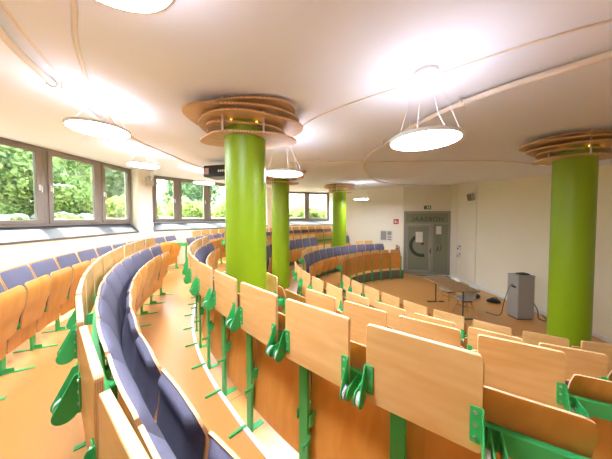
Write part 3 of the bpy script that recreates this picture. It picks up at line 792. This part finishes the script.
# ------------------------------------------------------------------ table, chairs, lectern, bags
tb = thing('table', 'brown wooden table on the open floor in front of the door', 'table', (4.13, 6.47, 0))
ob('tabletop', MB().prism(rrect(-.36, .36, -.74, .74, .015, 2), .765, .795, lambda u, v, w: (u, v, w)).mesh('tabletop', M['table'], .003), tb)
for y in (-.62, .62):
    ob('leg', MB().tube([(0, y, .02), (0, y, .76)], .018, 10).box(-.27, .27, y-.025, y+.025, .0, .025).box(-.25, .25, y-.02, y+.02, .74, .765).mesh('leg', M['dark'], .002), tb)
ob('stretcher', MB().box(-.015, .015, -.6, .6, .70, .74).mesh('stretcher', M['dark'], .002), tb)
def shell_chair(loc, rz, label):
    o = thing('shell_chair', label, 'chair', loc, rz, 'white shell chairs at the table')
    rows_ = [(-.21, .455, .19, .02), (-.16, .445, .22, .03), (-.05, .43, .235, .05), (.08, .435, .235, .07), (.15, .47, .235, .09), (.19, .56, .23, .08), (.215, .67, .215, .05), (.235, .77, .18, .03), (.24, .82, .12, .015)]
    v = []; nu = 10
    for (y, z, hw, up) in rows_:
        for k in range(nu+1):
            u = -1+2*k/nu; e = u*u
            v.append((u*hw, y-(up*.8*e if z > .5 else 0), z+(up*e if z <= .56 else up*e*.1)))
    f = [(i*(nu+1)+k, i*(nu+1)+k+1, (i+1)*(nu+1)+k+1, (i+1)*(nu+1)+k) for i in range(len(rows_)-1) for k in range(nu)]
    s = ob('seat_shell', MB().add(v, f).mesh('seat_shell', M['shell'], 0, True), o)
    m_ = s.modifiers.new('sub', 'SUBSURF'); m_.levels = 1; m_.render_levels = 1
    m_ = s.modifiers.new('thick', 'SOLIDIFY'); m_.thickness = .008
    for sx in (-1, 1):
        for sy in (-1, 1):
            ob('leg', MB().tube([(sx*.10, sy*.09, .41), (sx*.22, sy*.20, .0)], [.020, .014], 8).mesh('leg', M['legwood'], 0, True), o)
    ob('leg_brace', MB().tube([(-.15, -.135, .25), (.15, .135, .25)], .005, 6).tube([(-.15, .135, .25), (.15, -.135, .25)], .005, 6).box(-.12, .12, -.12, .12, .405, .425).mesh('leg_brace', M['black'], 0), o)
    return o
shell_chair((4.40, 6.86, 0), rad(-84), 'white shell chair with wooden legs at the table, nearer the door')
shell_chair((4.36, 6.10, 0), rad(-96), 'white shell chair with wooden legs at the table, nearer the grey lectern')
lc = thing('lectern', 'grey box lectern standing against the right wall', 'lectern', (5.76, 5.98, 0), rad(0))
ob('cabinet', MB().box(-.215, .215, -.16, .16, .03, 1.14).mesh('cabinet', M['lectern'], .005), lc)
ob('top_panel', MB().box(-.22, .22, -.17, .17, 1.141, 1.165).mesh('top_panel', M['lectern'], .003), lc)
ob('plinth', MB().box(-.20, .20, -.14, .14, 0, .03).mesh('plinth', M['dark'], 0), lc)
ob('door_panel', MB().box(-.205, .205, -.168, -.161, .06, 1.12).mesh('door_panel', M['lectern'], .002), lc)
ob('connection_box', MB().box(-.222, -.2155, -.10, .04, .82, .87).mesh('connection_box', M['black'], .002), lc)
s = tag(ob('microphone_base', MB().box(-.12, .12, -.08, .08, 0, .03).box(-.05, .08, -.05, .05, .03, .045).mesh('microphone_base', M['black'], .004)), 'flat black device lying on top of the grey lectern', 'device')
s.location = (5.80, 5.98, 1.165)
def cable(name, pts, r, label):
    return tag(ob(name, MB().tube(smooth_path(pts, 8), r, 8).mesh(name, M['black'], 0, True)), label, 'cable')
cable('cable', [(5.54, 5.92, .86), (5.46, 5.92, .93), (5.38, 5.92, .80), (5.30, 5.95, .45), (5.27, 6.0, .10), (5.22, 6.1, .008), (5.1, 6.3, .008)], .007, 'thin black cable arching from the left side of the lectern')
cable('cable', [(5.99, 6.0, 1.0), (6.06, 5.98, .80), (6.05, 5.95, .50), (6.15, 5.9, .22), (6.08, 5.8, .05), (6.2, 5.7, .03), (6.28, 5.9, .10)], .010, 'tangled black cable hanging on the right side of the lectern')
cable('cable', [(6.36, 5.55, 1.0), (6.30, 5.6, .75), (6.22, 5.7, .45), (6.28, 5.75, .20), (6.18, 5.65, .012), (6.1, 5.5, .012)], .010, 'black cable hanging from the black wall box')
s = tag(ob('wall_box', MB().box(-.09, 0, -.12, .12, 0, .20).box(-.11, -.09, -.07, .07, .05, .15).mesh('wall_box', M['black'], .006)), 'black box mounted on the right wall beside the lectern', 'wall box')
s.location = (6.54, 5.75, 1.0)
def bag(loc, s_, label, seed):
    rnd = random.Random(seed); mb = MB(); N = 18
    prof = [(.55, 0), (.95, .03), (1.0, .08), (.9, .14), (.6, .19), (.2, .21)]
    v = []; 
    for (r_, z_) in prof:
        for k in range(N):
            a = 2*PI*k/N; q_ = 1+.10*math.sin(3*a+seed)+.05*math.sin(5*a+z_*20)
            v.append((s_[0]*r_*q_*math.cos(a), s_[1]*r_*q_*math.sin(a), s_[2]*z_/.21))
    f = [(i*N+k, i*N+(k+1) % N, (i+1)*N+(k+1) % N, (i+1)*N+k) for i in range(len(prof)-1) for k in range(N)]+[tuple(range(N-1, -1, -1)), tuple(5*N+k for k in range(N))]
    o = thing('bag', label, 'bag', loc)
    ob('body', mb.add(v, f).mesh('body', M['black'], 0, True), o)
    ob('strap', MB().tube(smooth_path([(-s_[0]*.5, 0, s_[2]*.9), (-.08, -.02, s_[2]*1.25), (.08, .0, s_[2]*1.22), (s_[0]*.5, 0, s_[2]*.9)], 5), .01, 6).mesh('strap', M['black'], 0, True), o)
bag((5.60, 7.45, 0), (.20, .15, .15), 'black bag on the floor by the right wall, left one of the pair', 2)
bag((5.95, 7.05, 0), (.19, .15, .12), 'black bag on the floor by the right wall, right one of the pair', 5)

# ------------------------------------------------------------------ outside
def terrain():
    v = []; f = []; nx, ny = 30, 44
    rnd = random.Random(3)
    for j in range(ny+1):
        for i in range(nx+1):
            u = i/nx; w = j/ny
            # polyline following the facade
            tline = [(-5.99+.03, -3.), (-5.62, 7.6), (-2.35, 12.3), (3.5, 15.2)]
            s = w*3; k = min(int(s), 2); s -= k
            ax, ay = tline[k][0]+(tline[k+1][0]-tline[k][0])*s, tline[k][1]+(tline[k+1][1]-tline[k][1])*s
            nrm = [(-1, .05), (-.85, .5), (-.55, .85), (-.2, 1)]
            nx_, ny_ = [a+(b-a)*s for a, b in zip(nrm[k], nrm[k+1])]
            dist = .14+u*u*11
            x = ax+nx_*dist; y = ay+ny_*dist
            z = -.42+.35*clamp(dist/2.0)+.25*clamp((dist-2)/6)+rnd.uniform(-.04, .04)*(i > 0)
            v.append((x, y, EYE+z))
    for j in range(ny):
        for i in range(nx): f.append((j*(nx+1)+i, j*(nx+1)+i+1, (j+1)*(nx+1)+i+1, (j+1)*(nx+1)+i))
    o = ob('ground', MB().add(v, f).mesh('ground', M['soil'], 0, True)); tag(o, kind='structure')
terrain()
tag(ob('garden_wall', MB().box(-9.3, -9.0, -3, 9.4, EYE-.5, EYE+3.0).mesh('garden_wall', M['conc'])), 'tall garden wall behind the ivy outside the near windows', 'wall')
def leaves(mb, pts, size, rnd, droop=.5):
    for (p_, nrm) in pts:
        n = Vector(nrm)+Vector((rnd.uniform(-.7, .7), rnd.uniform(-.7, .7), rnd.uniform(-.3, .9)))
        n.normalize(); a = n.orthogonal().normalized(); q_ = Matrix.Rotation(rnd.uniform(0, 2*PI), 3, n); a = q_ @ a; b = n.cross(a)
        s_ = size*rnd.uniform(.6, 1.25); c = Vector(p_)
        vs = [c-a*s_*.5, c-a*s_*.1+b*s_*.42+n*s_*.1, c+a*s_*.6, c-a*s_*.1-b*s_*.42+n*s_*.1]
        mb.add(vs, [(0, 1, 2), (0, 2, 3)])
rnd = random.Random(5)
# ivy curtain on the garden wall
mb = MB(); P_ = []
for k in range(15000):
    y = rnd.uniform(-1.0, 9.4); z = rnd.uniform(-.2, 3.0); bulge = .35+.28*math.sin(y*1.7+z)+.22*math.sin(z*3.1+y*.6)
    P_.append(((-8.95+max(.03, bulge)*rnd.uniform(.3, 1), y, EYE+z), (1, 0, .2)))
leaves(mb, P_, .15, rnd); ivy = ob('ivy', mb.mesh('ivy', M['ivy'])); tag(ivy, 'dense bright green ivy hanging on the wall outside the near windows', 'ivy', kind='stuff')
def shrub(x, y, z, rx, ry, rz_, n, size, mat, label, cat='shrub', trunk=0, name='shrub'):
    o = thing(name, label, cat, (x, y, EYE+z), 0, 'plants outside the windows')
    mb = MB(); pp = []
    for k in range(n):
        a = rnd.uniform(0, 2*PI); c = rnd.uniform(-.75, 1); s_ = math.sqrt(1-c*c); q_ = rnd.uniform(.55, 1)*(1+.15*math.sin(3*a)+.12*math.sin(5*c+a))
        pp.append(((rx*q_*s_*math.cos(a), ry*q_*s_*math.sin(a), trunk+rz_*.75+rz_*q_*c), (s_*math.cos(a), s_*math.sin(a), c)))
    leaves(mb, pp, size, rnd); ob('foliage', mb.mesh('foliage', M[mat]), o)
    mb = MB().tube([(0, 0, -.1), (.03, .02, trunk+rz_*.5), (0, .05, trunk+rz_)], [.06+trunk*.03, .04+trunk*.02, .015], 8)
    for k in range(5):
        a = 2*PI*k/5; mb.tube([(0.02, .02, trunk+rz_*.3), (rx*.5*math.cos(a), ry*.5*math.sin(a), trunk+rz_*.9)], [.025, .008], 6)
    ob('stem', mb.mesh('stem', M['soil'], 0, True), o)
spec = [(-7.5, 3.2, 'low leafy plant on the bank outside the leftmost window'), (-7.3, 4.6, 'low leafy plant between stones outside the leftmost window'),
        (-7.6, 5.6, 'bushy plant outside the second near window'), (-7.2, 6.6, 'leafy plant low outside the third near window'), (-7.9, 7.6, 'taller leafy plant outside the third near window'), (-7.0, 2.0, 'low leafy plant outside, left of the photo edge')]
for x, y, l in spec: shrub(x, y, -.26, .36, .42, .20, 480, .11, 'hedge', l)
for k, (x, y, rx, rz_, l) in enumerate([(-8.2, 10.6, 1.3, .62, 'bright green hedge bush outside the far windows, beside the white pier'), (-6.6, 12.6, 1.4, .66, 'bright green hedge bush outside the middle far window'),
        (-4.8, 14.4, 1.4, .64, 'bright green hedge bush outside the far windows, beside the near column'), (-2.6, 16.3, 1.5, .62, 'green bush outside the end window between the columns, left'), (-.2, 17.0, 1.3, .6, 'green bush outside the end window, middle'), (1.6, 17.4, 1.2, .45, 'low green bush outside the end window, right of centre')]):
    shrub(x, y, -.15, rx, rx*.8, rz_, 2600, .16, 'hedge', l)
for x, y, h_, l in [(-12.5, 14.5, 2.4, 'pale green tree far outside behind the far windows, left'), (-9.5, 18.5, 2.2, 'pale green tree far outside behind the far windows, right'), (-14, 9.5, 2.5, 'pale green tree beyond the garden wall end'), (-4.6, 26, 2.0, 'pale green tree farthest outside the windows')]:
    shrub(x, y, -.3, 2.2, 2.2, 2.1, 3800, .32, 'tree', l, 'tree', .8, 'tree')
for k in range(44):
    x = rnd.uniform(-8.2, -6.5); y = 2.0+k*.145; s_ = rnd.uniform(.10, .26)
    mb = MB(); bmm = bmesh.new(); bmesh.ops.create_icosphere(bmm, subdivisions=2, radius=s_)
    for vv in bmm.verts:
        vv.co.z *= .7; vv.co *= 1+.18*math.sin(vv.co.x*31+k)*math.cos(vv.co.y*27+k)
    me = bpy.data.meshes.new('rock'); bmm.to_mesh(me); bmm.free(); me.materials.append(M['stone'])
    o = ob('rock', me); o.location = (x, y, EYE-.42+.35*clamp((abs(x)-5.8)/2)+s_*.3); tag(o, 'grey rock on the planted bank outside the near windows', 'rock', 'rocks on the bank outside')

# ------------------------------------------------------------------ light
w = bpy.data.worlds.new('World'); bpy.context.scene.world = w; w.use_nodes = True
nt = w.node_tree; bg = nt.nodes['Background']
sky = nt.nodes.new('ShaderNodeTexSky'); sky.sky_type = 'NISHITA'; sky.sun_disc = False; sky.sun_elevation = rad(57); sky.sun_rotation = rad(-60); sky.air_density = 1.2; sky.dust_density = 3.5
nt.links.new(sky.outputs[0], bg.inputs[0]); bg.inputs[1].default_value = .42
sd = bpy.data.lights.new('sun', 'SUN'); sd.energy = 15.0; sd.angle = rad(.6); sd.color = (1, .95, .86)
so = bpy.data.objects.new('sun', sd); C.objects.link(so)
so.rotation_euler = Vector((.70, -.30, -1.15)).to_track_quat('-Z', 'Y').to_euler()

# ------------------------------------------------------------------ camera
cd = bpy.data.cameras.new('camera'); cam = bpy.data.objects.new('camera', cd); C.objects.link(cam)
cd.sensor_width = 36; cd.lens = 36*225/612; cd.shift_y = -5.5/612; cd.clip_start = .02; cd.clip_end = 200
cam.location = (0, 0, EYE); cam.rotation_euler = (PI/2-.031, 0, 0)
sc = bpy.context.scene; sc.camera = cam
sc.view_settings.view_transform = 'Standard'; sc.view_settings.look = 'None'; sc.view_settings.gamma = 1; sc.view_settings.use_curve_mapping = False
sc.view_settings.exposure = 2.35
